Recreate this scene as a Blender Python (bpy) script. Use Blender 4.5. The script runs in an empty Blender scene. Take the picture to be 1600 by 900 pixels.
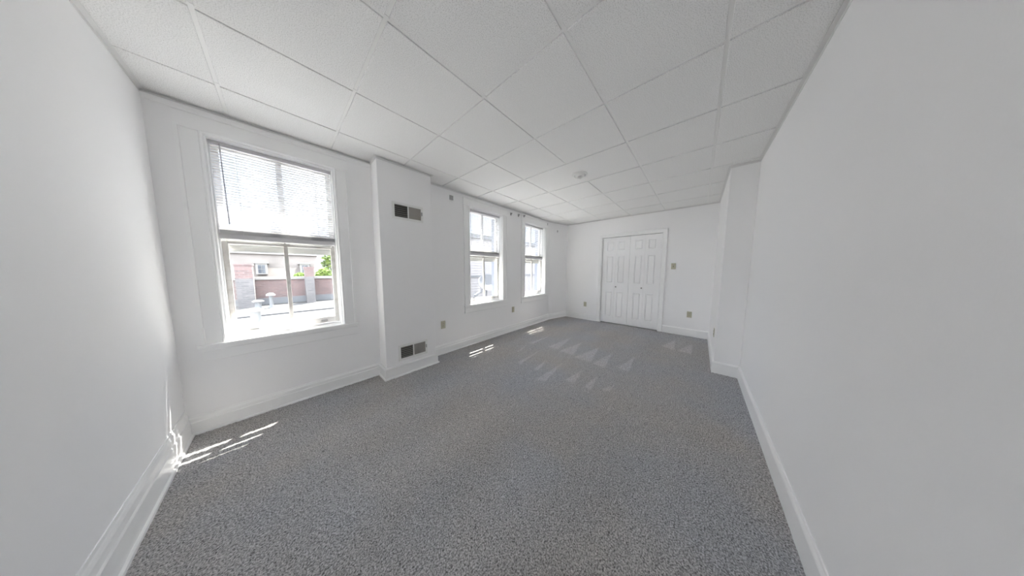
import bpy, bmesh, math, random
import numpy as np
from mathutils import Matrix, Vector

# ------------------------------------------------------------------ camera, sky, sun, exposure
scene = bpy.context.scene
COL = scene.collection
CAM_H = 1.277
cam_data = bpy.data.cameras.new('camera')
cam_data.sensor_width = 36.0
cam_data.lens = 325.52 / 1600.0 * 36.0
cam_data.clip_start = 0.02
cam_data.clip_end = 500
cam = bpy.data.objects.new('camera', cam_data)
COL.objects.link(cam)
_r = (0.667178, -0.744894, 0.002552)
_u = (0.063521, 0.060307, 0.996157)
_f = (0.742185, 0.664452, -0.087552)
cam.matrix_world = Matrix(((_r[0], _u[0], -_f[0], 0), (_r[1], _u[1], -_f[1], 0), (_r[2], _u[2], -_f[2], CAM_H), (0, 0, 0, 1)))
scene.camera = cam

SKY = 1.0
SUN = 3.6
EXPOSURE = 3.68
scene.view_settings.view_transform = 'Standard'
scene.view_settings.look = 'None'
scene.view_settings.gamma = 1.0
scene.view_settings.use_curve_mapping = False
scene.view_settings.exposure = EXPOSURE

world = bpy.data.worlds.new('sky')
scene.world = world
world.use_nodes = True
wn = world.node_tree.nodes
wl = world.node_tree.links
wn.clear()
w_out = wn.new('ShaderNodeOutputWorld')
w_bg = wn.new('ShaderNodeBackground')
w_tc = wn.new('ShaderNodeTexCoord')
w_no = wn.new('ShaderNodeTexNoise')
w_no.inputs['Scale'].default_value = 3.2
w_no.inputs['Detail'].default_value = 6
w_rp = wn.new('ShaderNodeValToRGB')
w_rp.color_ramp.elements[0].position = 0.40
w_rp.color_ramp.elements[0].color = (0.71, 0.81, 0.99, 1)
w_rp.color_ramp.elements[1].position = 0.62
w_rp.color_ramp.elements[1].color = (1.0, 0.98, 0.975, 1)
wl.new(w_tc.outputs['Generated'], w_no.inputs['Vector'])
wl.new(w_no.outputs['Fac'], w_rp.inputs['Fac'])
wl.new(w_rp.outputs['Color'], w_bg.inputs['Color'])
w_bg.inputs['Strength'].default_value = SKY
wl.new(w_bg.outputs['Background'], w_out.inputs['Surface'])

sun_data = bpy.data.lights.new('sun', 'SUN')
sun_data.energy = SUN
sun_data.angle = math.radians(0.2)
sun_data.color = (1.0, 0.95, 0.88)
sun = bpy.data.objects.new('sun', sun_data)
COL.objects.link(sun)
SUN_DIR = Vector((0.88, 1.0, 2.8)).normalized()
sun.rotation_euler = SUN_DIR.to_track_quat('Z', 'Y').to_euler()
sun.location = (6, 7, 14)

cy = scene.cycles
cy.use_denoising = True
cy.max_bounces = 16
cy.diffuse_bounces = 12
cy.glossy_bounces = 4
cy.transparent_max_bounces = 24
cy.caustics_reflective = False
cy.caustics_refractive = False
cy.sample_clamp_direct = 0.115     # highlight clamp, as the exposure-bracketed photograph holds its windows
cy.sample_clamp_indirect = 8.0

random.seed(7)
rng = np.random.default_rng(7)

# ------------------------------------------------------------------ materials
MATS = {}


def principled(name, color, rough=0.6, bump=None, vary=None, metal=0.0, spec=0.5):
    """plain colour, optional (scale, strength, distance) bump, optional (scale, colour2, lo, hi) noise mix"""
    m = bpy.data.materials.new(name)
    m.use_nodes = True
    nt = m.node_tree
    b = nt.nodes['Principled BSDF']
    b.inputs['Base Color'].default_value = (*color, 1)
    b.inputs['Roughness'].default_value = rough
    b.inputs['Metallic'].default_value = metal
    b.inputs['Specular IOR Level'].default_value = spec
    tc = nt.nodes.new('ShaderNodeTexCoord')
    if vary:
        n = nt.nodes.new('ShaderNodeTexNoise')
        n.inputs['Scale'].default_value = vary[0]
        n.inputs['Detail'].default_value = 4
        r = nt.nodes.new('ShaderNodeValToRGB')
        r.color_ramp.elements[0].position = vary[2]
        r.color_ramp.elements[0].color = (*vary[1], 1)
        r.color_ramp.elements[1].position = vary[3]
        r.color_ramp.elements[1].color = (*color, 1)
        nt.links.new(tc.outputs['Object'], n.inputs['Vector'])
        nt.links.new(n.outputs['Fac'], r.inputs['Fac'])
        nt.links.new(r.outputs['Color'], b.inputs['Base Color'])
    if bump:
        n2 = nt.nodes.new('ShaderNodeTexNoise')
        n2.inputs['Scale'].default_value = bump[0]
        n2.inputs['Detail'].default_value = 3
        bp = nt.nodes.new('ShaderNodeBump')
        bp.inputs['Strength'].default_value = bump[1]
        bp.inputs['Distance'].default_value = bump[2]
        nt.links.new(tc.outputs['Object'], n2.inputs['Vector'])
        nt.links.new(n2.outputs['Fac'], bp.inputs['Height'])
        nt.links.new(bp.outputs['Normal'], b.inputs['Normal'])
    MATS[name] = m
    return m


principled('wall_paint', (0.935, 0.931, 0.931), 0.75, bump=(90, 0.12, 0.002), spec=0.25)
principled('trim_paint', (0.94, 0.94, 0.935), 0.38, bump=(25, 0.05, 0.002))
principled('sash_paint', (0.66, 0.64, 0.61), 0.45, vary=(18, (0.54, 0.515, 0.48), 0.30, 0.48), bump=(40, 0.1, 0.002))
principled('door_paint', (0.94, 0.94, 0.94), 0.42, bump=(60, 0.06, 0.001))
principled('tee_metal', (0.86, 0.855, 0.84), 0.5)
principled('wall_angle_metal', (0.76, 0.755, 0.745), 0.5)
principled('plenum', (0.25, 0.25, 0.25), 0.9)
principled('slab', (0.3, 0.3, 0.3), 0.9)
principled('ivory_plastic', (0.50, 0.48, 0.37), 0.45)
principled('dark_slot', (0.03, 0.03, 0.03), 0.6)
principled('white_metal', (0.84, 0.84, 0.82), 0.4)
principled('register_dark', (0.035, 0.033, 0.03), 0.7)
principled('register_louver', (0.16, 0.155, 0.14), 0.5)
principled('register_plate', (0.36, 0.34, 0.31), 0.6, vary=(220, (0.22, 0.21, 0.19), 0.40, 0.56), bump=(240, 0.4, 0.002))
principled('grey_metal', (0.36, 0.36, 0.36), 0.45, metal=0.3)
principled('bracket_grey', (0.42, 0.42, 0.42), 0.5)
principled('knob_metal', (0.32, 0.31, 0.30), 0.35, metal=0.6)
principled('blind_rail', (0.62, 0.61, 0.62), 0.5)
principled('cord', (0.72, 0.72, 0.72), 0.7)
principled('wand', (0.50, 0.48, 0.50), 0.25)
principled('storm_metal', (0.60, 0.60, 0.58), 0.5)
principled('brick_mould_paint', (0.075, 0.085, 0.108), 0.6)
principled('lamp_white', (0.86, 0.86, 0.84), 0.35)
principled('lamp_bulb', (0.75, 0.75, 0.73), 0.2)
# outdoors
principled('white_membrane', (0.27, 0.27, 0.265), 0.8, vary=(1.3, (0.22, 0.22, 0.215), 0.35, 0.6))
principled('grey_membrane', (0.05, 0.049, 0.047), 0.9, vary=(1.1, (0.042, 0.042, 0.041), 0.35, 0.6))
principled('roof_curb', (0.035, 0.035, 0.037), 0.8)
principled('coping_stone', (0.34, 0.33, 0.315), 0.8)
principled('flashing', (0.13, 0.135, 0.14), 0.7)
principled('vent_metal', (0.16, 0.165, 0.165), 0.5, metal=0.2)
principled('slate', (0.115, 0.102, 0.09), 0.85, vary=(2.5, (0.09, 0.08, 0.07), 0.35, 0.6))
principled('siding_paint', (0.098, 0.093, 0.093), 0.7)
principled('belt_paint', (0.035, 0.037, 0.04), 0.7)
principled('dish_grey', (0.036, 0.038, 0.042), 0.6)
principled('outdoor_glass', (0.04, 0.05, 0.06), 0.1)
principled('leaf', (0.16, 0.22, 0.05), 0.7, vary=(2.0, (0.09, 0.15, 0.035), 0.35, 0.6))
principled('bark', (0.10, 0.08, 0.06), 0.9)
principled('street', (0.12, 0.12, 0.12), 0.9)


def brick_mat(name, c1, c2, mortar):
    m = bpy.data.materials.new(name)
    m.use_nodes = True
    nt = m.node_tree
    b = nt.nodes['Principled BSDF']
    b.inputs['Roughness'].default_value = 0.9
    tc = nt.nodes.new('ShaderNodeTexCoord')
    mp = nt.nodes.new('ShaderNodeMapping')
    mp.inputs['Rotation'].default_value = (math.radians(90), 0, 0)
    br = nt.nodes.new('ShaderNodeTexBrick')
    br.inputs['Scale'].default_value = 1.0
    br.inputs['Brick Width'].default_value = 0.22
    br.inputs['Row Height'].default_value = 0.075
    br.inputs['Mortar Size'].default_value = 0.008
    br.inputs['Color1'].default_value = (*c1, 1)
    br.inputs['Color2'].default_value = (*c2, 1)
    br.inputs['Mortar'].default_value = (*mortar, 1)
    nt.links.new(tc.outputs['Object'], mp.inputs['Vector'])
    nt.links.new(mp.outputs['Vector'], br.inputs['Vector'])
    nt.links.new(br.outputs['Color'], b.inputs['Base Color'])
    MATS[name] = m


brick_mat('red_brick', (0.145, 0.092, 0.085), (0.10, 0.068, 0.065), (0.18, 0.16, 0.15))
brick_mat('grey_brick', (0.13, 0.123, 0.12), (0.085, 0.082, 0.082), (0.15, 0.143, 0.137))


def ceiling_mat():
    m = principled('ceiling_tile_board', (0.81, 0.805, 0.79), 0.9, spec=0.1)
    nt = m.node_tree
    b = nt.nodes['Principled BSDF']
    ob = nt.nodes.new('ShaderNodeTexCoord')
    n = nt.nodes.new('ShaderNodeTexNoise')
    n.inputs['Scale'].default_value = 240
    n.inputs['Detail'].default_value = 2
    r = nt.nodes.new('ShaderNodeValToRGB')
    r.color_ramp.elements[0].position = 0.34
    r.color_ramp.elements[0].color = (0.66, 0.655, 0.64, 1)
    r.color_ramp.elements[1].position = 0.50
    r.color_ramp.elements[1].color = (0.90, 0.895, 0.885, 1)
    bp = nt.nodes.new('ShaderNodeBump')
    bp.inputs['Strength'].default_value = 0.25
    bp.inputs['Distance'].default_value = 0.002
    nt.links.new(ob.outputs['Object'], n.inputs['Vector'])
    nt.links.new(n.outputs['Fac'], r.inputs['Fac'])
    nt.links.new(r.outputs['Color'], b.inputs['Base Color'])
    nt.links.new(n.outputs['Fac'], bp.inputs['Height'])
    nt.links.new(bp.outputs['Normal'], b.inputs['Normal'])


ceiling_mat()


def carpet_mat():
    m = principled('carpet_pile', (0.14, 0.14, 0.14), 0.95, spec=0.05)
    nt = m.node_tree
    b = nt.nodes['Principled BSDF']
    tc = nt.nodes.new('ShaderNodeTexCoord')
    n = nt.nodes.new('ShaderNodeTexNoise')
    n.inputs['Scale'].default_value = 150
    n.inputs['Detail'].default_value = 3
    n.inputs['Roughness'].default_value = 0.7
    r = nt.nodes.new('ShaderNodeValToRGB')
    r.color_ramp.elements[0].position = 0.33
    r.color_ramp.elements[0].color = (0.085, 0.082, 0.081, 1)
    r.color_ramp.elements[1].position = 0.66
    r.color_ramp.elements[1].color = (0.70, 0.69, 0.688, 1)
    # broad random zones: a slightly warmer and a slightly cooler grey
    n2 = nt.nodes.new('ShaderNodeTexNoise')
    n2.inputs['Scale'].default_value = 1.1
    n2.inputs['Detail'].default_value = 3
    r2 = nt.nodes.new('ShaderNodeValToRGB')
    r2.color_ramp.elements[0].position = 0.38
    r2.color_ramp.elements[0].color = (1.03, 1.0, 0.965, 1)
    r2.color_ramp.elements[1].position = 0.62
    r2.color_ramp.elements[1].color = (0.965, 0.99, 1.035, 1)
    mul = nt.nodes.new('ShaderNodeMixRGB')
    mul.blend_type = 'MULTIPLY'
    mul.inputs['Fac'].default_value = 1.0
    at = nt.nodes.new('ShaderNodeAttribute')
    at.attribute_name = 'pile_lay'
    ma = nt.nodes.new('ShaderNodeMath')
    ma.operation = 'MULTIPLY_ADD'
    ma.inputs[1].default_value = 0.38
    ma.inputs[2].default_value = 1.0
    sc = nt.nodes.new('ShaderNodeVectorMath')
    sc.operation = 'SCALE'
    nt.links.new(tc.outputs['Object'], n.inputs['Vector'])
    nt.links.new(tc.outputs['Object'], n2.inputs['Vector'])
    nt.links.new(n.outputs['Fac'], r.inputs['Fac'])
    nt.links.new(n2.outputs['Fac'], r2.inputs['Fac'])
    nt.links.new(r.outputs['Color'], mul.inputs[1])
    nt.links.new(r2.outputs['Color'], mul.inputs[2])
    nt.links.new(at.outputs['Fac'], ma.inputs[0])
    nt.links.new(mul.outputs['Color'], sc.inputs[0])
    nt.links.new(ma.outputs['Value'], sc.inputs['Scale'])
    nt.links.new(sc.outputs['Vector'], b.inputs['Base Color'])
    bp = nt.nodes.new('ShaderNodeBump')
    bp.inputs['Strength'].default_value = 0.8
    bp.inputs['Distance'].default_value = 0.005
    nt.links.new(n.outputs['Fac'], bp.inputs['Height'])
    nt.links.new(bp.outputs['Normal'], b.inputs['Normal'])


carpet_mat()


def mixed_shader(name, first, second, fac):
    m = bpy.data.materials.new(name)
    m.use_nodes = True
    nt = m.node_tree
    nt.nodes.remove(nt.nodes['Principled BSDF'])
    out = nt.nodes['Material Output']
    a = nt.nodes.new(first[0])
    b = nt.nodes.new(second[0])
    a.inputs['Color'].default_value = (*first[1], 1)
    b.inputs['Color'].default_value = (*second[1], 1)
    if 'Roughness' in b.inputs:
        b.inputs['Roughness'].default_value = second[2]
    mx = nt.nodes.new('ShaderNodeMixShader')
    mx.inputs['Fac'].default_value = fac
    nt.links.new(a.outputs[0], mx.inputs[1])
    nt.links.new(b.outputs[0], mx.inputs[2])
    nt.links.new(mx.outputs[0], out.inputs['Surface'])
    MATS[name] = m


mixed_shader('window_glass', ('ShaderNodeBsdfTransparent', (0.99, 0.995, 0.995)), ('ShaderNodeBsdfGlossy', (1, 1, 1), 0.02), 0.02)
mixed_shader('slat_vinyl', ('ShaderNodeBsdfDiffuse', (0.64, 0.64, 0.65)), ('ShaderNodeBsdfTranslucent', (0.75, 0.75, 0.76), 0), 0.14)


# ------------------------------------------------------------------ mesh helpers
class MB:
    def __init__(self):
        self.v, self.f = [], []

    def add(self, verts, faces):
        n = len(self.v)
        self.v += [tuple(p) for p in verts]
        self.f += [tuple(i + n for i in q) for q in faces]
        return self

    def box(self, x0, x1, y0, y1, z0, z1):
        return self.add([(x0, y0, z0), (x1, y0, z0), (x1, y1, z0), (x0, y1, z0), (x0, y0, z1), (x1, y0, z1), (x1, y1, z1), (x0, y1, z1)],
                        [(0, 3, 2, 1), (4, 5, 6, 7), (0, 1, 5, 4), (1, 2, 6, 5), (2, 3, 7, 6), (3, 0, 4, 7)])

    def prism(self, poly, a0, a1, axis='z'):
        """poly: 2-D outline. axis z: (x,y); x: (y,z); y: (x,z)"""
        def P(p, a):
            return {'z': (p[0], p[1], a), 'x': (a, p[0], p[1]), 'y': (p[0], a, p[1])}[axis]
        n = len(poly)
        vs = [P(p, a0) for p in poly] + [P(p, a1) for p in poly]
        fs = [tuple(range(n))[::-1], tuple(range(n, 2 * n))] + [(i, (i + 1) % n, n + (i + 1) % n, n + i) for i in range(n)]
        return self.add(vs, fs)

    def tube(self, p0, p1, r0, r1=None, seg=12):
        r1 = r0 if r1 is None else r1
        p0, p1 = Vector(p0), Vector(p1)
        q = (p1 - p0).to_track_quat('Z', 'Y')
        vs = []
        for p, r in ((p0, r0), (p1, r1)):
            for k in range(seg):
                a = 2 * math.pi * k / seg
                vs.append(tuple(p + q @ Vector((r * math.cos(a), r * math.sin(a), 0))))
        fs = [tuple(range(seg))[::-1], tuple(range(seg, 2 * seg))] + [(k, (k + 1) % seg, seg + (k + 1) % seg, seg + k) for k in range(seg)]
        return self.add(vs, fs)

    def lathe(self, prof, origin=(0, 0, 0), axis=(0, 0, 1), seg=28, closed=False):
        """prof: (radius, height along axis)"""
        q = Vector(axis).to_track_quat('Z', 'Y')
        o = Vector(origin)
        vs = []
        for r, hh in prof:
            for k in range(seg):
                a = 2 * math.pi * k / seg
                vs.append(tuple(o + q @ Vector((max(r, 1e-5) * math.cos(a), max(r, 1e-5) * math.sin(a), hh))))
        fs = []
        m = len(prof)
        for i in range(m if closed else m - 1):
            j = (i + 1) % m
            for k in range(seg):
                fs.append((i * seg + k, i * seg + (k + 1) % seg, j * seg + (k + 1) % seg, j * seg + k))
        return self.add(vs, fs)

    def sweep(self, prof, path, closed=False):
        """prof: (inset from wall, z) outline; path: 2-D points with the room on the left"""
        n, m = len(path), len(prof)
        for i, p in enumerate(path):
            p = Vector(p)
            def nrm(a, b):
                d = (Vector(b) - Vector(a)).normalized()
                return Vector((-d.y, d.x))
            ns = []
            if closed or i > 0:
                ns.append(nrm(path[i - 1], path[i]))
            if closed or i < n - 1:
                ns.append(nrm(path[i], path[(i + 1) % n]))
            if len(ns) == 2:
                s = (ns[0] + ns[1]).normalized()
                o = s / max(0.2, s.dot(ns[0]))
            else:
                o = ns[0]
            for d, z in prof:
                q = p + o * d
                self.v.append((q.x, q.y, z))
        cnt = n if closed else n - 1
        for i in range(cnt):
            a, b = i * m, ((i + 1) % n) * m
            for k in range(m):
                kk = (k + 1) % m
                self.f.append((a + k, a + kk, b + kk, b + k))
        if not closed:
            self.f.append(tuple(range(m))[::-1])
            self.f.append(tuple(range((n - 1) * m, n * m)))
        return self

    def mesh(self, name, mat, bevel=0.0, smooth=None):
        me = bpy.data.meshes.new(name)
        me.from_pydata(self.v, [], self.f)
        bm = bmesh.new()
        bm.from_mesh(me)
        bmesh.ops.recalc_face_normals(bm, faces=bm.faces)
        if bevel:
            ed = [e for e in bm.edges if len(e.link_faces) == 2 and e.calc_face_angle(0) > 0.5]
            bmesh.ops.bevel(bm, geom=ed, offset=bevel, segments=2, profile=0.6, affect='EDGES', clamp_overlap=True)
        if smooth is not None:
            for f in bm.faces:
                f.smooth = True
            for e in bm.edges:
                if len(e.link_faces) == 2 and e.calc_face_angle(0) > smooth:
                    e.smooth = False
        bm.to_mesh(me)
        bm.free()
        me.materials.append(MATS[mat])
        return me

    def build(self, name, mat, parent=None, bevel=0.0, smooth=None, loc=(0, 0, 0), label=None):
        return link(name, self.mesh(name, mat, bevel, smooth), parent, loc, label)


def link(name, mesh, parent=None, loc=(0, 0, 0), label=None):
    o = bpy.data.objects.new(name, mesh)
    COL.objects.link(o)
    o.location = loc
    if parent:
        o.parent = parent
    if label:
        o['label'] = label
    return o


def tag(o, label, cat, group=None, kind=None):
    o['label'] = label
    o['category'] = cat
    if group:
        o['group'] = group
    if kind:
        o['kind'] = kind
    return o


def thing(name, loc, label, cat, group=None, kind=None, rotz=0.0):
    o = bpy.data.objects.new(name, None)
    COL.objects.link(o)
    o.location = loc
    o.rotation_euler = (0, 0, rotz)
    o.empty_display_size = 0.1
    return tag(o, label, cat, group, kind)


# ------------------------------------------------------------------ room dimensions (metres)
X0, X1 = -0.538, 5.207       # short end wall, closet wall
YR, YW = -0.426, 2.828       # plain long wall, window wall
HC = 2.469                   # underside of the ceiling tiles
TOP = 2.64
CHX0, CHX1, CHY = 0.760, 1.362, 2.612     # chimney breast
PRX, PRY = 3.547, -0.203     # boxed projection on the plain wall
BENDX, BENDY = 4.56, 2.683   # the window wall bends towards the corner
WT = 0.272                   # window wall thickness
WIN = [(0.058, 0.378), (2.495, 0.385), (3.958, 0.398)]   # window centre x, half width of opening
WZ0, WZ1 = 0.665, 2.292
DY0, DY1, DZ = 0.573, 1.770, 2.045        # closet opening

# ------------------------------------------------------------------ floor and walls
tag(MB().box(X0 - 0.15, X1 + 0.15, YR - 0.15, YW + WT, -0.16, 0.0).build('floor', 'slab'), 'floor slab under the grey carpet', 'floor', kind='structure')

tag(MB().box(X0 - 0.12, X0, YR - 0.12, YW + WT, 0, TOP).build('wall_left', 'wall_paint'), 'bare white end wall beside the tall window', 'wall', kind='structure')
tag(MB().box(X0, X1 + 0.12, YR - 0.12, YR, 0, TOP).build('wall_right', 'wall_paint'), 'long bare white wall opposite the windows', 'wall', kind='structure')
tag(MB().box(PRX, X1, YR, PRY, 0, TOP).build('wall_right_projection', 'wall_paint', bevel=0.004), 'white boxed-out wall projection beside the closet wall', 'wall', kind='structure')
tag(MB().box(CHX0, CHX1, CHY, YW, 0, TOP).build('wall_chimney_breast', 'wall_paint', bevel=0.004), 'white chimney breast with two registers', 'wall', kind='structure')


def wall_holes(x0, x1, ya, yb, z0, z1, holes):
    """wall parallel to x, rectangular holes (hx0,hx1,hz0,hz1), as one shell with lined openings"""
    mb = MB()
    xs = sorted({x0, x1, *[h[0] for h in holes], *[h[1] for h in holes]})
    zs = sorted({z0, z1, *[h[2] for h in holes], *[h[3] for h in holes]})
    def solid(i, k):
        if not (0 <= i < len(xs) - 1 and 0 <= k < len(zs) - 1):
            return False
        cx, cz = (xs[i] + xs[i + 1]) / 2, (zs[k] + zs[k + 1]) / 2
        return not any(h[0] < cx < h[1] and h[2] < cz < h[3] for h in holes)
    for i in range(len(xs) - 1):
        for k in range(len(zs) - 1):
            if not solid(i, k):
                continue
            a, b, c, d = xs[i], xs[i + 1], zs[k], zs[k + 1]
            mb.add([(a, ya, c), (b, ya, c), (b, ya, d), (a, ya, d)], [(0, 1, 2, 3)])
            mb.add([(a, yb, c), (b, yb, c), (b, yb, d), (a, yb, d)], [(3, 2, 1, 0)])
            if not solid(i - 1, k):
                mb.add([(a, ya, c), (a, yb, c), (a, yb, d), (a, ya, d)], [(3, 2, 1, 0)])
            if not solid(i + 1, k):
                mb.add([(b, ya, c), (b, yb, c), (b, yb, d), (b, ya, d)], [(0, 1, 2, 3)])
            if not solid(i, k - 1):
                mb.add([(a, ya, c), (b, ya, c), (b, yb, c), (a, yb, c)], [(3, 2, 1, 0)])
            if not solid(i, k + 1):
                mb.add([(a, ya, d), (b, ya, d), (b, yb, d), (a, yb, d)], [(0, 1, 2, 3)])
    return mb


def raw_build(mb, name, mat):
    me = bpy.data.meshes.new(name)
    me.from_pydata(mb.v, [], mb.f)
    bm = bmesh.new()
    bm.from_mesh(me)
    bmesh.ops.remove_doubles(bm, verts=bm.verts, dist=1e-5)
    bmesh.ops.recalc_face_normals(bm, faces=bm.faces)
    bm.to_mesh(me)
    bm.free()
    me.materials.append(MATS[mat])
    return link(name, me)


holes = [(c - a, c + a, WZ0, WZ1) for c, a in WIN]
tag(raw_build(wall_holes(X0, BENDX, YW, YW + WT, 0, TOP, holes), 'wall_window_side', 'wall_paint'), 'white wall with three double-hung windows', 'wall', kind='structure')
mb = MB().prism([(BENDX, YW), (X1 + 0.12, BENDY - (X1 + 0.12 - X1) * 0.22), (X1 + 0.12, YW + WT), (BENDX, YW + WT)], 0, TOP)
tag(mb.build('wall_window_return', 'wall_paint'), 'short angled white wall between the last window and the closet wall', 'wall', kind='structure')

# closet wall (parallel to y): three solid pieces around the opening make one shell
mb = wall_holes(YR, BENDY + 0.02, -(X1 + 0.12), -X1, 0, TOP, [(DY0, DY1, -0.001, DZ)])
mb.v = [(-y, x, z) for x, y, z in mb.v]
tag(raw_build(mb, 'wall_far', 'wall_paint'), 'white far wall around the closet doors', 'wall', kind='structure')
mb = MB()
mb.box(X1 + 0.12, X1 + 0.62, DY0 - 0.13, DY0 - 0.1, 0, DZ + 0.1).box(X1 + 0.12, X1 + 0.62, DY1 + 0.1, DY1 + 0.13, 0, DZ + 0.1)
mb.box(X1 + 0.60, X1 + 0.64, DY0 - 0.13, DY1 + 0.13, 0, DZ + 0.1).box(X1 + 0.12, X1 + 0.64, DY0 - 0.13, DY1 + 0.13, DZ + 0.1, DZ + 0.13)
mb.box(X1 + 0.12, X1 + 0.64, DY0 - 0.13, DY1 + 0.13, -0.04, 0)
tag(mb.build('wall_closet', 'plenum'), 'dark closet interior behind the folding doors', 'closet', kind='structure')

# ------------------------------------------------------------------ carpet
WEDGES = [[(2.88, 1.8), (3.63, 1.72), (2.89, 1.61)], [(2.85, 1.57), (3.49, 1.46), (2.86, 1.33)], [(2.8, 1.29), (3.47, 1.15), (2.79, 1.04)],
          [(2.77, 1.01), (3.32, 0.92), (2.75, 0.84)], [(2.86, 0.72), (3.44, 0.63), (2.85, 0.58)], [(2.36, 2.03), (2.76, 2.12), (2.45, 2.0)],
          [(2.1, 1.79), (2.7, 1.8), (2.12, 1.73)], [(2.1, 1.51), (2.47, 1.54), (2.12, 1.44)], [(1.89, 1.34), (2.56, 1.32), (1.95, 1.23)],
          [(2.12, 1.09), (2.5, 1.03), (2.13, 0.97)], [(2.16, 0.87), (2.5, 0.83), (2.11, 0.78)], [(2.21, 0.71), (2.41, 0.62), (2.23, 0.62)],
          [(2.79, 2.15), (3.45, 2.07), (2.87, 2.05)], [(4.21, 0.4), (4.78, 0.25), (4.11, 0.22)], [(4.11, 0.19), (4.72, 0.01), (4.1, 0.01)]]


def build_carpet():
    st = 0.0105
    nx, ny = int((X1 - X0) / st) + 1, int((YW - YR) / st) + 1
    gx, gy = np.linspace(X0, X1, nx), np.linspace(YR, YW, ny)
    GX, GY = np.meshgrid(gx, gy, indexing='ij')
    JX = GX + rng.uniform(-0.3, 0.3, GX.shape) * st
    JY = GY + rng.uniform(-0.3, 0.3, GX.shape) * st
    JX = np.clip(JX, X0, X1)
    JY = np.clip(JY, YR, YW)
    GZ = 0.003 + rng.uniform(0, 0.0058, GX.shape)
    lay = np.zeros(GX.shape)
    for t in WEDGES:
        (ax, ay), (bx, by), (cx, cy_) = t
        den = (by - cy_) * (ax - cx) + (cx - bx) * (ay - cy_)
        l1 = ((by - cy_) * (GX - cx) + (cx - bx) * (GY - cy_)) / den
        l2 = ((cy_ - ay) * (GX - cx) + (ax - cx) * (GY - cy_)) / den
        l3 = 1 - l1 - l2
        m = np.clip(np.minimum(np.minimum(l1, l2), l3) * 14 + 0.35, 0, 1)
        lay = np.maximum(lay, m * 0.55)
    # long, faint vacuum passes
    lay += 0.10 * np.sin(GY * 2 * np.pi / 0.62 + 0.7 * np.sin(GX * 1.3)) * np.clip(np.sin(GX * 1.7 + 0.4), 0, 1)
    verts = np.stack([JX, JY, GZ], -1).reshape(-1, 3)
    idx = np.arange(nx * ny).reshape(nx, ny)
    q = np.stack([idx[:-1, :-1], idx[1:, :-1], idx[1:, 1:], idx[:-1, 1:]], -1).reshape(-1, 4)
    cxm, cym = GX[:-1, :-1].ravel() + st / 2, GY[:-1, :-1].ravel() + st / 2
    keep = ~((cxm > PRX) & (cym < PRY)) & ~((cxm > CHX0) & (cxm < CHX1) & (cym > CHY)) & ~((cxm > BENDX) & (cym > YW - (cxm - BENDX) * (YW - BENDY) / (X1 - BENDX)))
    q = q[keep]
    me = bpy.data.meshes.new('carpet')
    me.vertices.add(len(verts))
    me.vertices.foreach_set('co', verts.ravel())
    me.loops.add(q.size)
    me.loops.foreach_set('vertex_index', q.ravel().astype(np.int32))
    me.polygons.add(len(q))
    me.polygons.foreach_set('loop_start', np.arange(0, q.size, 4, dtype=np.int32))
    me.polygons.foreach_set('use_smooth', np.ones(len(q), bool))
    me.update(calc_edges=True)
    a = me.attributes.new('pile_lay', 'FLOAT', 'POINT')
    a.data.foreach_set('value', lay.ravel().astype(np.float32))
    me.materials.append(MATS['carpet_pile'])
    o = link('carpet', me)
    tag(o, 'grey cut-pile carpet with pale vacuum marks covering the floor', 'carpet', kind='stuff')


build_carpet()

# ------------------------------------------------------------------ ceiling
ceil_o = tag(MB().box(X0 - 0.12, X1 + 0.12, YR - 0.12, YW + WT, HC + 0.12, HC + 0.2).build('ceiling', 'plenum'), 'suspended ceiling of white speckled square tiles', 'ceiling', kind='structure')
GX = [X0] + [0.4186 + 0.61 * i for i in range(-1, 8)] + [X1]
GY = [YR] + [0.5753 - 0.6127 * j for j in (1, 0, -1, -2, -3)] + [YW]
GAP = 0.0095      # half width of the visible tee
REC = 0.006       # tiles hang a little below the tee flange
_tile_cache = {}


def tile_mesh(w, d, z1=0.018):
    key = (round(w, 4), round(d, 4))
    if key not in _tile_cache:
        a, b, c = w / 2, d / 2, 0.0022
        mb = MB()
        vs = [(sx * (a - c), sy * (b - c), 0) for sx, sy in ((-1, -1), (1, -1), (1, 1), (-1, 1))] + \
             [(sx * a, sy * b, z) for z in (c, z1) for sx, sy in ((-1, -1), (1, -1), (1, 1), (-1, 1))]
        fs = [(0, 3, 2, 1), (8, 9, 10, 11)] + [(i, (i + 1) % 4, 4 + (i + 1) % 4, 4 + i) for i in range(4)] + [(4 + i, 4 + (i + 1) % 4, 8 + (i + 1) % 4, 8 + i) for i in range(4)]
        _tile_cache[key] = mb.add(vs, fs).mesh('tile', 'ceiling_tile_board')
    return _tile_cache[key]


def put_tile(xa, xb, ya, yb, edge=(1, 1, 1, 1)):
    xa += GAP * edge[0]
    xb -= GAP * edge[1]
    ya += GAP * edge[2]
    yb -= GAP * edge[3]
    link('tile', tile_mesh(xb - xa, yb - ya), ceil_o, ((xa + xb) / 2, (ya + yb) / 2, HC + random.uniform(-0.0008, 0.0008)))


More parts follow.
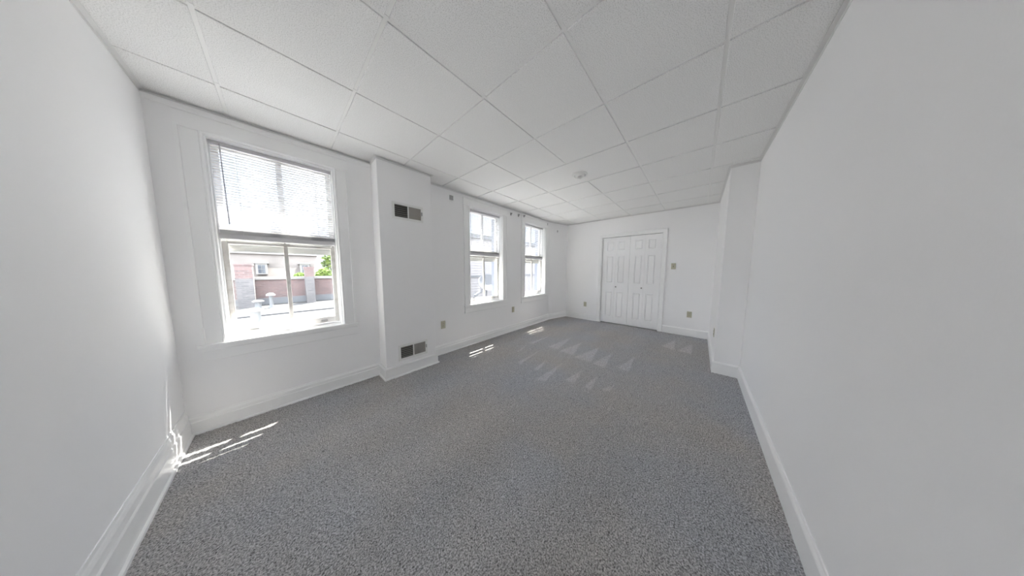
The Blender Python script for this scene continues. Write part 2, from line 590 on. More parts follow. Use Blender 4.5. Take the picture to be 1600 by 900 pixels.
LAMP_I, LAMP_J = GX.index(min(GX, key=lambda x: abs(x - 2.25))), 3    # the double tile that carries the lamp
for i in range(len(GX) - 1):
    for j in range(len(GY) - 1):
        e = (i > 0, i < len(GX) - 2, j > 0, j < len(GY) - 2)
        ya, yb = GY[j], GY[j + 1]
        if i == LAMP_I and j in (2, 3):
            if j == 2:
                put_tile(GX[i], GX[i + 1], GY[2], GY[4])
            continue
        if j == 0 and GX[i] > 3.3:
            if GX[i] < PRX:
                put_tile(GX[i], PRX, YR, PRY, (1, 0, 0, 0))
            put_tile(GX[i], GX[i + 1], PRY, yb, (1, e[1], 0, 1))
            continue
        put_tile(GX[i], GX[i + 1], ya, yb, e)
for y in GY[1:-1]:
    for i in range(len(GX) - 1):
        if i == LAMP_I and y == GY[3]:
            continue
        MB().box(GX[i], GX[i + 1], y - 0.012, y + 0.012, HC + REC, HC + REC + 0.002).box(GX[i], GX[i + 1], y - 0.001, y + 0.001, HC + REC + 0.002, HC + 0.035).build('cross_tee', 'tee_metal', ceil_o)
for x in GX[1:-1]:
    MB().box(x - 0.012, x + 0.012, YR, YW, HC + REC + 0.0021, HC + REC + 0.004).box(x - 0.001, x + 0.001, YR, YW, HC + REC + 0.004, HC + 0.035).build('main_tee', 'tee_metal', ceil_o)

ROOM = [(X0, YR), (PRX, YR), (PRX, PRY), (X1, PRY), (X1, BENDY), (BENDX, YW), (CHX1, YW), (CHX1, CHY), (CHX0, CHY), (CHX0, YW), (X0, YW)]
angle_prof = [(0.0, HC - 0.024), (0.0022, HC - 0.024), (0.0022, HC - 0.0065), (0.022, HC - 0.0065), (0.022, HC - 0.0045), (0.0, HC - 0.0045)]
tag(MB().sweep(angle_prof, ROOM, closed=True).build('trim_1', 'wall_angle_metal'), 'thin white metal wall angle edging the ceiling tiles', 'trim', kind='structure')
cove = [(0.0, HC - 0.056), (0.004, HC - 0.056), (0.008, HC - 0.046), (0.016, HC - 0.036), (0.020, HC - 0.027), (0.0, HC - 0.027)]
tag(MB().sweep(cove, [(CHX0, YW), (X0, YW)]).build('trim_2', 'trim_paint'), 'narrow white cove moulding above the first tall window', 'trim', kind='structure')

# ------------------------------------------------------------------ baseboards
stepped = [(0, 0.0), (0.030, 0.0), (0.032, 0.008), (0.030, 0.018), (0.019, 0.022), (0.019, 0.100), (0.014, 0.106), (0.014, 0.128), (0.011, 0.136), (0.006, 0.140), (0.004, 0.150), (0, 0.150)]
plain = [(0, 0.0), (0.017, 0.0), (0.017, 0.134), (0.014, 0.140), (0.008, 0.146), (0.005, 0.152), (0, 0.152)]
capped = [(0, 0.0), (0.032, 0.0), (0.034, 0.008), (0.032, 0.020), (0.020, 0.024), (0.020, 0.118), (0.024, 0.122), (0.022, 0.130), (0.010, 0.138), (0, 0.138)]
tall = [(0, 0.0), (0.030, 0.0), (0.032, 0.008), (0.030, 0.020), (0.020, 0.024), (0.020, 0.135), (0.014, 0.142), (0.014, 0.182), (0.010, 0.194), (0.006, 0.200), (0.004, 0.214), (0, 0.214)]
Y_CAS_IN, Y_CAS_OUT = 0.507, 1.836


def skirting(name, prof, path, label):
    tag(MB().sweep(prof, path).build(name, 'trim_paint'), label, 'baseboard', kind='structure')


skirting('baseboard_left', tall, [(X0, YW - 0.033), (X0, YR + 0.03)], 'stepped white baseboard along the end wall')
skirting('baseboard_window', stepped, [(CHX0, YW), (X0, YW)], 'stepped white baseboard under the first window')
skirting('baseboard_chimney', capped, [(CHX1, YW), (CHX1, CHY), (CHX0, CHY), (CHX0, YW)], 'capped white baseboard wrapping the chimney breast')
skirting('baseboard_windows_far', stepped, [(X1, BENDY), (BENDX, YW), (CHX1, YW)], 'stepped white baseboard under the two farther windows')
skirting('baseboard_far_corner', stepped, [(X1, Y_CAS_OUT), (X1, BENDY - 0.03)], 'short stepped white baseboard between closet casing and window corner')
skirting('baseboard_far', plain, [(X1, PRY), (X1, Y_CAS_IN)], 'short plain white baseboard beside the closet under the switch')
skirting('baseboard_projection', plain, [(PRX, YR), (PRX, PRY), (X1 - 0.018, PRY)], 'plain white baseboard around the boxed projection')
skirting('baseboard_right', plain, [(X0, YR), (PRX - 0.018, YR)], 'plain white baseboard along the bare long wall')

# ------------------------------------------------------------------ windows
GLASS_T = 0.004


def frame_mb(x0, x1, z0, z1, y0, y1, l, r, b, t):
    """four-sided frame without overlapping members"""
    mb = MB()
    mb.box(x0, x0 + l, y0, y1, z0, z1).box(x1 - r, x1, y0, y1, z0, z1)
    mb.box(x0 + l, x1 - r, y0, y1, z0, z0 + b).box(x0 + l, x1 - r, y0, y1, z1 - t, z1)
    return mb


def make_window(n, cx, a, label):
    w = thing('window_%d' % n, (cx, YW, 0), label, 'window', kind='structure')
    CW = 0.112
    for s in (-1, 1):
        # moulded flat casing: inner bead, flat, raised outer band
        prof = [(a - 0.004, 0), (a - 0.004, -0.016), (a + 0.002, -0.022), (a + 0.010, -0.022), (a + 0.014, -0.015), (a + CW - 0.022, -0.015), (a + CW - 0.018, -0.022), (a + CW, -0.022), (a + CW, 0)]
        MB().prism([(s * x, y) for x, y in prof], 0.692, 2.296, 'z').build('side_casing', 'trim_paint', w)
    hp = [(0, 2.288), (-0.016, 2.288), (-0.022, 2.294), (-0.022, 2.302), (-0.015, 2.306), (-0.015, 2.398), (-0.022, 2.402), (-0.022, 2.418), (0, 2.418)]
    MB().prism(hp, -a - CW, a + CW, 'x').build('head_casing', 'trim_paint', w)
    so = a + CW + 0.016
    MB().prism([(-so, -0.040), (so, -0.040), (so, 0), (a - 0.001, 0), (a - 0.001, 0.088), (-a + 0.001, 0.088), (-a + 0.001, 0), (-so, 0)], 0.668, 0.692, 'z').build('stool', 'trim_paint', w, bevel=0.005)
    ap = [(0, 0.560), (-0.012, 0.560), (-0.016, 0.566), (-0.016, 0.640), (-0.024, 0.650), (-0.026, 0.668), (0, 0.668)]
    MB().prism(ap, -a - CW, a + CW, 'x').build('apron', 'trim_paint', w)
    JT = 0.014
    for s in (-1, 1):
        x_in, x_out = a - JT, a - 0.0005
        lo, hi = (x_in, x_out) if s > 0 else (-x_out, -x_in)
        MB().box(lo, hi, 0.001, 0.195, 0.692, WZ1 - 0.0005).build('jamb', 'trim_paint', w)
        lo, hi = (x_in - 0.010, x_in) if s > 0 else (-x_in, -x_in + 0.010)
        MB().box(lo, hi, 0.066, 0.082, 0.692, WZ1 - JT).build('stop_bead', 'trim_paint', w, bevel=0.003)
    MB().box(-a + JT, a - JT, 0.001, 0.195, WZ1 - JT, WZ1 - 0.0005).build('head_jamb', 'trim_paint', w)
    MB().prism([(0.0885, 0.666), (0.36, 0.60), (0.36, 0.645), (0.0885, 0.712)], -a + 0.002, a - 0.002, 'x').build('outer_sill', 'trim_paint', w)
    i = a - JT - 0.001
    # lower sash (room side)
    y0, y1 = 0.084, 0.119
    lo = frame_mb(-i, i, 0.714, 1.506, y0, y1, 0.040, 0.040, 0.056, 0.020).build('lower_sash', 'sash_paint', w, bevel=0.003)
    MB().box(-0.014, 0.014, y0 + 0.002, y1 - 0.002, 0.770, 1.486).build('muntin', 'sash_paint', lo, bevel=0.004)
    for s in (-1, 1):
        p0, p1 = (0.014, i - 0.040) if s > 0 else (-i + 0.040, -0.014)
        MB().box(p0, p1, y0 + 0.017, y0 + 0.017 + GLASS_T, 0.770, 1.486).build('pane', 'window_glass', lo)
        MB().prism([(y0 - 0.012, 0.738), (y0, 0.730), (y0, 0.746), (y0 - 0.012, 0.743)], s * (i - 0.13) - 0.025, s * (i - 0.13) + 0.025, 'x').build('sash_lift', 'grey_metal', lo)
    MB().box(-0.03, 0.03, y0 + 0.004, y1, 1.506, 1.512).tube((0, y0 + 0.018, 1.512), (0, y0 + 0.018, 1.522), 0.008).build('sash_lock', 'grey_metal', lo)
    # upper sash (outer track)
    y0, y1 = 0.122, 0.155
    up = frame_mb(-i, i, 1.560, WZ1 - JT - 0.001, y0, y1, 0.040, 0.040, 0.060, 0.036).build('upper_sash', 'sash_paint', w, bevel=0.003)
    MB().box(-0.020, 0.020, y0 + 0.002, y1 - 0.002, 1.620, 2.241).build('muntin', 'sash_paint', up, bevel=0.004)
    for s in (-1, 1):
        p0, p1 = (0.020, i - 0.040) if s > 0 else (-i + 0.040, -0.020)
        MB().box(p0, p1, y0 + 0.015, y0 + 0.015 + GLASS_T, 1.620, 2.241).build('pane', 'window_glass', up)
    # storm window outside both sashes
    y0, y1 = 0.166, 0.184
    st = frame_mb(-i, i, 0.700, WZ1 - JT - 0.001, y0, y1, 0.022, 0.022, 0.03, 0.03)
    st.box(-i + 0.022, i - 0.022, y0, y0 + 0.008, 1.432, 1.470)
    st.box(-i + 0.022, i - 0.022, y0 + 0.016, y0 + 0.026, 1.428, 1.574)  # rear bar added and sized to block sun between the carpet's sun strips
    so_ = st.build('storm_window', 'storm_metal', w)
    MB().box(-i + 0.022, i - 0.022, y0 + 0.008, y0 + 0.011, 0.730, 1.4315).build('pane', 'window_glass', so_)
    MB().box(-i + 0.022, i - 0.022, y0 + 0.008, y0 + 0.011, 1.4705, WZ1 - JT - 0.031).build('pane', 'window_glass', so_)
    for s in (-1, 1):
        lo_, hi_ = (a - 0.016, a - 0.0005) if s > 0 else (-a + 0.0005, -a + 0.016)
        MB().box(lo_, hi_, 0.196, 0.285, 0.67, WZ1 - 0.0005).build('brick_mould', 'brick_mould_paint', w)
    return w


make_window(1, WIN[0][0], WIN[0][1], 'tall double-hung window nearest the end wall, overlooking rooftops')
make_window(2, WIN[1][0], WIN[1][1], 'double-hung window just past the chimney breast, satellite dish outside')
make_window(3, WIN[2][0], WIN[2][1], 'last double-hung window before the closet wall')


# ------------------------------------------------------------------ mini blinds
def make_blind(cx, a, label):
    b = thing('window_blind', (cx, YW + 0.0715, 0), label, 'blind', 'raised mini blinds in the three windows')
    hw = a - 0.020
    MB().box(-hw - 0.003, hw + 0.003, -0.014, 0.0125, 2.246, 2.276).build('headrail', 'blind_rail', b, bevel=0.002)
    # crowned slat cross-section, a little thickness
    top = [(-0.0125, 0.0), (-0.0063, 0.0017), (0.0, 0.0023), (0.0063, 0.0017), (0.0125, 0.0)]
    poly = top + [(y, z - 0.0006) for y, z in reversed(top)]
    sm = MB().prism(poly, -hw, hw, 'x').mesh('slat', 'slat_vinyl')
    z = 2.228
    while z > 1.607:
        o = link('slat', sm, b, (0, 0, z))
        o.rotation_euler = (math.radians(-6), 0, random.uniform(-0.0006, 0.0006))
        z -= 0.0212
    for k in range(9):
        link('slat', sm, b, (random.uniform(-0.001, 0.001), 0, 1.5655 + 0.0036 * k))
    MB().box(-hw, hw, -0.0125, 0.0125, 1.523, 1.5635).build('bottom_rail', 'blind_rail', b, bevel=0.003)
    for s in (-1, 1):
        MB().tube((s * hw * 0.66, -0.0135, 2.246), (s * hw * 0.66, -0.0135, 1.552), 0.0009, seg=6).tube((s * hw * 0.66, 0.0135, 2.246), (s * hw * 0.66, 0.0135, 1.552), 0.0009, seg=6).build('ladder_cord', 'cord', b)
    MB().tube((-hw * 0.86, -0.019, 2.262), (-hw * 0.84, -0.022, 1.64), 0.0035, seg=6).build('tilt_wand', 'wand', b)
    MB().tube((hw * 0.90, -0.017, 2.25), (hw * 0.90, -0.018, 1.75), 0.0012, seg=6).build('lift_cord', 'cord', b)
    return b


make_blind(WIN[0][0], WIN[0][1], 'half-raised white mini blind in the tall window nearest the end wall')
make_blind(WIN[1][0], WIN[1][1], 'half-raised white mini blind in the window past the chimney breast')
make_blind(WIN[2][0], WIN[2][1], 'half-raised white mini blind in the last window before the closet')

# ------------------------------------------------------------------ closet doors
casing_p = [(0, 0.0), (0, -0.014), (0.006, -0.019), (0.014, -0.016), (0.056, -0.020), (0.064, -0.024), (0.072, -0.022), (0.072, 0)]
dr = thing('door_1', (X1, (DY0 + DY1) / 2, 0), 'white four-leaf bifold closet door with raised panels', 'door', kind='structure')
DH = (DY1 - DY0) / 2
for s in (-1, 1):
    MB().prism([(y, s * (DH - 0.008 + d)) for d, y in casing_p], 0, DZ + 0.066, 'z').build('side_casing', 'trim_paint', dr)
    lo, hi = (DH - 0.014, DH - 0.0005) if s > 0 else (-DH + 0.0005, -DH + 0.014)
    MB().box(0.001, 0.118, lo, hi, 0, DZ - 0.001).build('jamb', 'trim_paint', dr)
MB().prism([(y - 0.0005, DZ - 0.008 + d) for d, y in casing_p], -DH - 0.064, DH + 0.064, 'y').build('head_casing', 'trim_paint', dr)
# the prism above runs along y: swap so that its outline lies in x-z
MB().box(0.001, 0.118, -DH + 0.014, DH - 0.014, DZ - 0.014, DZ - 0.0005).build('head_jamb', 'trim_paint', dr)
LW = (2 * DH - 0.028 - 0.016) / 4
PANELS = [(1.725, 1.925), (0.975, 1.595), (0.175, 0.765)]
XF = 0.034                    # door face set back from the wall face
ylist = [DH - 0.014 - 0.005 - LW * k - (0.004 if k > 1 else 0) - 0.0012 * (k % 2) for k in range(4)]
for k in range(4):
    yl = ylist[k]                      # the window-side edge of the leaf; y falls towards the plain wall
    wide_first = k in (0, 2)
    m0, m1 = (0.100, 0.050) if wide_first else (0.050, 0.100)
    ya, yb = yl - LW + 0.001, yl
    pa, pb = ya + m1, yb - m0
    mb = MB()
    z0, z1 = 0.016, DZ - 0.020
    mb.box(XF, XF + 0.034, pb, yb, z0, z1).box(XF, XF + 0.034, ya, pa, z0, z1)
    zz = [z0] + [v for p in sorted(PANELS) for v in p] + [z1]
    for q in range(0, len(zz), 2):
        mb.box(XF, XF + 0.034, pa, pb, zz[q], zz[q + 1])
    for p in PANELS:
        mb.box(XF + 0.019, XF + 0.030, pa, pb, p[0], p[1])
    leaf = mb.build('door_leaf', 'door_paint', dr, bevel=0.0015)
    for p in PANELS:
        c, e = 0.009, 0.022
        vs = [(XF + 0.0188, yy, z_) for yy, z_ in ((pa + c, p[0] + c), (pb - c, p[0] + c), (pb - c, p[1] - c), (pa + c, p[1] - c))]
        vs += [(XF + 0.003, yy, z_) for yy, z_ in ((pa + e, p[0] + e), (pb - e, p[0] + e), (pb - e, p[1] - e), (pa + e, p[1] - e))]
        MB().add(vs, [(0, 1, 2, 3), (7, 6, 5, 4)] + [(i_, 4 + i_, 4 + (i_ + 1) % 4, (i_ + 1) % 4) for i_ in range(4)]).build('panel', 'door_paint', leaf)
    if k in (1, 2):
        ky = yb - 0.030 if k == 1 else ya + 0.030
        MB().lathe([(0.0, 0), (0.007, 0.0), (0.006, 0.010), (0.011, 0.016), (0.015, 0.022), (0.014, 0.029), (0.008, 0.033), (0.0, 0.034)], (XF, ky, 0.885), (-1, 0, 0), 16).build('knob', 'knob_metal', leaf, smooth=0.8)
MB().box(XF, XF + 0.03, -DH + 0.0142, DH - 0.0142, DZ - 0.0165, DZ - 0.0145).build('door_track', 'dark_slot', dr)

# ------------------------------------------------------------------ wall registers on the chimney breast
def make_register(zc, label):
    r = thing('wall_register', (1.068, CHY, zc), label, 'register', 'registers on the chimney breast')
    hx, hz = 0.176, 0.095
    ix, iz = 0.150, 0.068
    mb = frame_mb(-hx, hx, -hz, hz, -0.008, -0.0005, hx - ix, hx - ix, hz - iz, hz - iz)
    mb.box(-0.008, 0.006, -0.008, -0.0005, -iz, iz)
    mb.build('frame', 'white_metal', r, bevel=0.002)
    MB().box(-ix, ix, -0.0014, -0.0006, -iz, iz).build('duct_opening', 'register_dark', r)
    for k in range(6):
        z = -iz + 0.012 + k * 0.0225
        MB().prism([(-0.0070, z - 0.002), (-0.0016, z + 0.006), (-0.0016, z + 0.0085), (-0.0070, z + 0.0005)], -ix, -0.008, 'x').build('louver', 'register_louver', r)
    MB().box(0.006, ix, -0.0045, -0.0015, -iz, iz).build('damper_plate', 'register_plate', r)
    MB().box(ix + 0.004, ix + 0.012, -0.020, -0.0082, -0.012, 0.030).build('lever', 'grey_metal', r, bevel=0.002)


make_register(1.947, 'white louvered wall register high on the chimney breast')
make_register(0.276, 'white louvered wall register low on the chimney breast, above the baseboard')


# ------------------------------------------------------------------ outlets and switch
def make_plate(loc, rotz, label, cat, kind='outlet'):
    t = thing('wall_outlet' if kind == 'outlet' else 'light_switch', loc, label, cat, rotz=rotz, group='ivory outlets' if kind == 'outlet' else None)
    # local: plate in x-z plane, room towards -y
    MB().box(-0.036, 0.036, -0.006, -0.0004, -0.058, 0.058).build('plate', 'ivory_plastic', t, bevel=0.003)
    if kind == 'outlet':
        for s in (-1, 1):
            rc = MB().lathe([(0.0, 0), (0.0165, 0.0), (0.0165, 0.0025), (0.0155, 0.0032), (0.0, 0.0032)], (0, -0.006, s * 0.0195), (0, -1, 0), 16).build('receptacle', 'ivory_plastic', t)
            for q in (-1, 1):
                MB().box(q * 0.006 - 0.0012, q * 0.006 + 0.0012, -0.0097, -0.0091, s * 0.0195 - 0.002, s * 0.0195 + 0.006).build('slot', 'dark_slot', rc)
        MB().tube((0, -0.0072, 0), (0, -0.0058, 0), 0.003, seg=8).build('screw', 'grey_metal', t)
    else:
        MB().box(-0.006, 0.006, -0.0070, -0.0062, -0.013, 0.013).build('toggle_slot', 'dark_slot', t)
        MB().prism([(-0.006, -0.008), (-0.017, 0.004), (-0.016, 0.011), (-0.006, 0.008)], -0.004, 0.004, 'x').build('toggle', 'ivory_plastic', t)
        for s in (-1, 1):
            MB().tube((0, -0.0072, s * 0.03), (0, -0.0058, s * 0.03), 0.003, seg=8).build('screw', 'grey_metal', t)


make_plate((1.603, YW, 0.448), 0, 'ivory outlet on the window wall beside the chimney breast', 'outlet')
make_plate((3.192, YW, 0.456), 0, 'ivory outlet low between the two farther windows', 'outlet')
make_plate((X1, 0.092, 0.428), -math.pi / 2, 'ivory outlet on the far wall below the light switch', 'outlet')
make_plate((X1, 2.136, 0.400), -math.pi / 2, 'ivory outlet between the closet casing and the window corner', 'outlet')
make_plate((3.905, PRY, 0.432), math.pi, 'ivory outlet on the side of the boxed projection', 'outlet')
make_plate((X1, 0.385, 1.353), -math.pi / 2, 'ivory light switch beside the closet door', 'light switch', 'switch')


# ------------------------------------------------------------------ leftover curtain-rod brackets
def make_bracket(x, z, w, h, label, hook=True, y=YW):
    t = thing('curtain_bracket', (x, y, z), label, 'bracket', 'curtain brackets along the window wall')
    MB().box(-w / 2, w / 2, -0.006, -0.0004, -h / 2, h / 2).build('plate', 'bracket_grey', t, bevel=0.0015)
    if hook:
        MB().box(-0.007, 0.007, -0.034, -0.0062, -0.006, 0.004).box(-0.007, 0.007, -0.034, -0.029, 0.0042, 0.020).build('hook', 'bracket_grey', t, bevel=0.001)
    for s in (-1, 1):
        MB().tube((0, -0.0075, s * h * 0.36), (0, -0.0058, s * h * 0.36), 0.004, seg=8).build('screw', 'knob_metal', t)


make_bracket(1.791, 2.346, 0.062, 0.066, 'square grey bracket plate between chimney breast and its neighbouring window', hook=False)
make_bracket(3.116, 2.366, 0.036, 0.052, 'small grey curtain bracket just past the middle window casing')
make_bracket(3.345, 2.385, 0.036, 0.052, 'small grey curtain bracket beside the last window casing, on the wall')
make_bracket(3.500, 2.395, 0.030, 0.046, 'small grey curtain bracket on the top corner of the last window casing', y=YW - 0.022)
make_bracket(4.420, 2.375, 0.016, 0.050, 'narrow grey curtain bracket on the far top corner of the last window casing', hook=False, y=YW - 0.022)
make_bracket(4.820, 2.255, 0.040, 0.050, 'small grey bracket plate on the angled wall before the closet corner', hook=False, y=YW - (4.84 - BENDX) * (YW - BENDY) / (X1 - BENDX) - 0.004)

# ------------------------------------------------------------------ recessed ceiling light (switched off)
lt = thing('recessed_light', (2.597, 1.190, HC), 'round white recessed eyeball light in the ceiling, switched off', 'ceiling light')
MB().lathe([(0.066, -0.001), (0.090, -0.001), (0.093, -0.006), (0.087, -0.014), (0.072, -0.016), (0.065, -0.008)], seg=40, closed=True).build('trim_ring', 'lamp_white', lt, smooth=0.9)
tilt = Vector((-0.35, -0.25, -1)).normalized()
R_ = 0.063
prof = []
for k in range(0, 9):
    t_ = math.radians(90 - k * 7.2)
    prof.append((R_ * math.sin(t_), R_ * math.cos(t_)))
rin = prof[-1][0]
prof += [(rin - 0.006, prof[-1][1]), (rin - 0.010, 0.012), (0.0, 0.010)]
ball = MB().lathe(prof, (0, 0, 0.008), tuple(tilt), 32).build('eyeball', 'lamp_white', lt, smooth=0.7)
MB().lathe([(0.0, 0.034), (0.014, 0.033), (0.022, 0.028), (0.026, 0.018), (0.026, 0.011)], (0, 0, 0.008), tuple(tilt), 24).build('bulb', 'lamp_bulb', ball, smooth=0.9)

# ------------------------------------------------------------------ outdoors: rooftops seen through the windows
ROOF_Z = -0.262
tag(MB().box(-60, 60, 3.6, 90, -7.2, -7.0).build('ground', 'street'), 'street ground far below the rooftops', 'ground', kind='structure')
tag(MB().box(-14, 13, 3.5, 10.55, ROOF_Z - 0.4, ROOF_Z).build('flat_roof', 'white_membrane'), 'white flat roof just outside the windows', 'roof')
tag(MB().box(-14, 13, 10.55, 10.75, ROOF_Z - 0.4, ROOF_Z + 0.05).build('roof_curb', 'roof_curb'), 'dark low curb between the white and grey flat roofs', 'curb')
tag(MB().box(-14, 13, 10.75, 13.95, ROOF_Z - 0.4, ROOF_Z).build('flat_roof', 'grey_membrane'), 'grey flat roof in front of the brick parapet', 'roof')
bp_ = thing('brick_parapet', (0, 14.0, ROOF_Z), 'red brick parapet wall with pale stone coping behind the flat roof', 'wall')
MB().box(-14, 9, 0, 0.3, -0.4, 1.08).build('wall', 'red_brick', bp_)
MB().box(-14, 9, -0.06, 0.36, 1.08, 1.19).build('coping', 'coping_stone', bp_, bevel=0.01)
MB().box(-14, 9, -0.03, -0.001, 0, 0.28).build('base_flashing', 'flashing', bp_)


def roof_chimney(x, y, w, d, z0, zm, z1, label):
    t = thing('brick_chimney', (x, y, z0), label, 'chimney')
    MB().box(-w / 2, w / 2, -d / 2, d / 2, 0, zm - z0).build('lower_shaft', 'grey_brick', t, label='grey rendered lower shaft')
    MB().box(-w / 2, w / 2, -d / 2, d / 2, zm - z0, z1 - z0 - 0.07).build('upper_shaft', 'red_brick', t, label='red brick upper shaft')
    MB().box(-w / 2 - 0.02, w / 2 + 0.02, -d / 2 - 0.02, d / 2 + 0.02, z1 - z0 - 0.07, z1 - z0).build('cap', 'red_brick', t)


roof_chimney(-0.92, 13.6, 0.44, 0.6, ROOF_Z, 0.90, 1.48, 'wide two-tone brick chimney on the flat roof, left pane of the tall window')
roof_chimney(0.94, 13.6, 0.30, 0.5, ROOF_Z, 0.95, 1.38, 'slim two-tone brick chimney rising above the parapet, right pane of the tall window')


def roof_vent(x, y, r, hh, cap_r, label):
    t = thing('roof_vent', (x, y, ROOF_Z), label, 'vent', 'metal vents on the flat roofs')
    MB().lathe([(r * 1.7, 0), (r * 1.1, hh * 0.16), (r, hh * 0.2), (r, hh * 0.82)], seg=18).build('pipe', 'vent_metal', t, smooth=0.7)
    MB().lathe([(0, hh), (cap_r * 0.6, hh * 0.97), (cap_r, hh * 0.88), (cap_r, hh * 0.80), (0, hh * 0.80)], seg=18).build('cap', 'coping_stone', t, smooth=0.7)


roof_vent(-0.585, 12.2, 0.085, 0.40, 0.15, 'short mushroom roof vent beside the wide chimney')
roof_vent(-0.275, 12.7, 0.055, 0.60, 0.13, 'taller thin capped pipe vent on the grey roof')
roof_vent(-0.515, 9.3, 0.10, 0.44, 0.17, 'large round white-capped vent on the near white roof')

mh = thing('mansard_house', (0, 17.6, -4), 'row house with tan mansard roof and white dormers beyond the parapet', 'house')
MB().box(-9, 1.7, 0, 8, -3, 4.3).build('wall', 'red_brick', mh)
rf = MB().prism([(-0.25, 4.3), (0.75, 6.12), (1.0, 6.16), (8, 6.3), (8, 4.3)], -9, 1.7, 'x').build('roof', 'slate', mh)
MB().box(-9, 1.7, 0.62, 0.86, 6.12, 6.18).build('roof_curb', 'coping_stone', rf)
for dx in (-6.2, -3.4, -0.60, 1.06):
    d = MB().box(dx - 0.20, dx + 0.20, -0.12, 0.9, 5.00, 5.58).prism([(dx - 0.27, 5.58), (dx + 0.27, 5.58), (dx + 0.24, 5.65), (dx - 0.24, 5.65)], -0.2, 1.0, 'y').build('dormer', 'coping_stone', mh)
    for sx in (-1, 1):
        for sz in (0, 1):
            MB().box(dx + sx * 0.066 - 0.055, dx + sx * 0.066 + 0.055, -0.135, -0.121, 5.06 + sz * 0.23, 5.26 + sz * 0.23).build('window_pane', 'outdoor_glass', d)
for cx_, w_, h_ in ((0.75, 0.30, 0.40), (1.08, 0.24, 0.60), (1.42, 0.28, 0.36), (-5.0, 0.5, 0.5)):
    MB().box(cx_ - w_ / 2, cx_ + w_ / 2, 1.2, 1.8, 6.1, 6.16 + h_).build('chimney', 'red_brick', mh)


def make_tree(x, y, z0, hh, rr, label, seed):
    r = random.Random(seed)
    t = thing('leafy_tree', (x, y, z0), label, 'tree', 'trees beyond the rooftops')
    MB().tube((0, 0, 0), (0, 0, hh * 0.8), 0.16, 0.06, 8).build('trunk', 'bark', t)
    mb = MB()
    for k in range(1500):
        u = Vector((r.gauss(0, 1), r.gauss(0, 1), r.gauss(0, 1))).normalized() * (r.random() ** 0.4)
        p = Vector((u.x * rr, u.y * rr, hh + u.z * rr * 0.9 + 0.25 * rr * math.sin(3 * u.x + seed)))
        q = Vector((r.gauss(0, 1), r.gauss(0, 1), r.gauss(0, 1))).normalized().to_track_quat('Z', 'Y')
        s = r.uniform(0.08, 0.16)
        mb.add([p + q @ Vector(c) for c in ((-s, 0, 0), (0, -s * 0.6, 0.02), (s, 0, 0), (0, s * 0.6, 0.02))], [(0, 1, 2, 3)])
    me = bpy.data.meshes.new('crown')
    me.from_pydata(mb.v, [], mb.f)
    me.materials.append(MATS['leaf'])
    o = link('crown', me, t)
    o['kind'] = 'stuff'


make_tree(0.70, 15.7, -6.9, 7.62, 0.30, 'small bright green treetop beside the slim chimney', 1)
make_tree(1.80, 15.9, -6.9, 7.68, 0.50, 'bright green treetop right of the slim chimney', 2)
make_tree(3.35, 20.5, -6.9, 8.6, 1.25, 'tall pale green tree behind the end of the mansard house', 3)
make_tree(-4.2, 29, -6.9, 9.3, 2.2, 'far leafy tree rising over the mansard roof', 4)

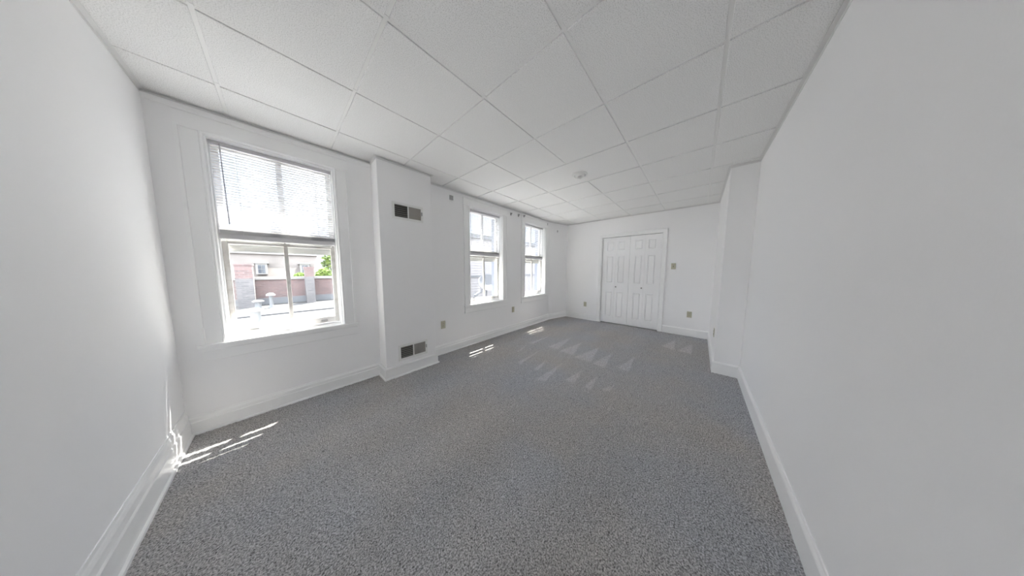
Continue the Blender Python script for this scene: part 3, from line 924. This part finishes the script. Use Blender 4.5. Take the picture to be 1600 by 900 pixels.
# clapboard house across the flat roof
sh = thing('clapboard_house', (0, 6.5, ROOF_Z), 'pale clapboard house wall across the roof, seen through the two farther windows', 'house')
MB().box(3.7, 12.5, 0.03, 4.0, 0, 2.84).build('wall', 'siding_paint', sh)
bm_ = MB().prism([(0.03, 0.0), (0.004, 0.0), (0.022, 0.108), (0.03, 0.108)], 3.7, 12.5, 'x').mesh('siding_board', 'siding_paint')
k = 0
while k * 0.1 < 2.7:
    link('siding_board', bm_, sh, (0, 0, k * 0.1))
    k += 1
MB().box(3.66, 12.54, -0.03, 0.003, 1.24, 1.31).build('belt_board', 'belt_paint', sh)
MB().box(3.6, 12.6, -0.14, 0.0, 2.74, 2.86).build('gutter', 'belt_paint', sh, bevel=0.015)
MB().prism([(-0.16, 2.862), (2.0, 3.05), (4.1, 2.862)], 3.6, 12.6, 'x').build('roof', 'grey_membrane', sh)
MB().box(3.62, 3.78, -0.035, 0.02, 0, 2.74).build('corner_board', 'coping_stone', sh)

# satellite dish on a tripod
sd = thing('satellite_dish', (4.75, 5.45, ROOF_Z), 'grey satellite dish on a tripod mast standing on the white roof', 'satellite dish')
c_ = Vector((0.06, -0.02, 1.08))
ax = Vector((-0.42, -0.62, 0.50)).normalized()
prof = [(0.0, 0.0), (0.10, 0.006), (0.20, 0.024), (0.28, 0.047), (0.33, 0.066), (0.335, 0.064), (0.28, 0.040), (0.20, 0.016), (0.10, -0.003), (0.0, -0.008)]
dsh = MB().lathe(prof, c_, ax, 32).build('reflector', 'dish_grey', sd, smooth=0.9)
MB().tube((0, 0, 0.30), (0.03, 0.0, 1.06), 0.028, seg=10).build('mast', 'dish_grey', sd)
arm_end = c_ + Vector((-0.60, -0.02, -0.40))
MB().tube(c_ + Vector((0.03, 0.02, -0.12)), arm_end, 0.045, 0.055, seg=8).build('feed_arm', 'dish_grey', sd)
MB().tube(arm_end + Vector((-0.03, 0, -0.06)), arm_end + Vector((0.06, 0.05, 0.10)), 0.045, seg=10).build('feed_horn', 'dish_grey', sd)
for a_ in (20, 140, 260):
    MB().tube((0, 0, 0.62), (0.42 * math.cos(math.radians(a_)), 0.42 * math.sin(math.radians(a_)), 0.0), 0.018, seg=8).build('leg', 'dish_grey', sd)

# ------------------------------------------------------------------ sampling portals for the sky in the three window openings (they emit nothing)
for c, a in WIN:
    pd = bpy.data.lights.new('sky_portal', 'AREA')
    pd.shape = 'RECTANGLE'
    pd.size, pd.size_y = 2 * a, WZ1 - 0.69
    pd.cycles.is_portal = True
    po = bpy.data.objects.new('sky_portal', pd)
    COL.objects.link(po)
    po.location = (c, YW + WT + 0.02, (WZ1 + 0.69) / 2)
    po.rotation_euler = (math.radians(-90), 0, 0)
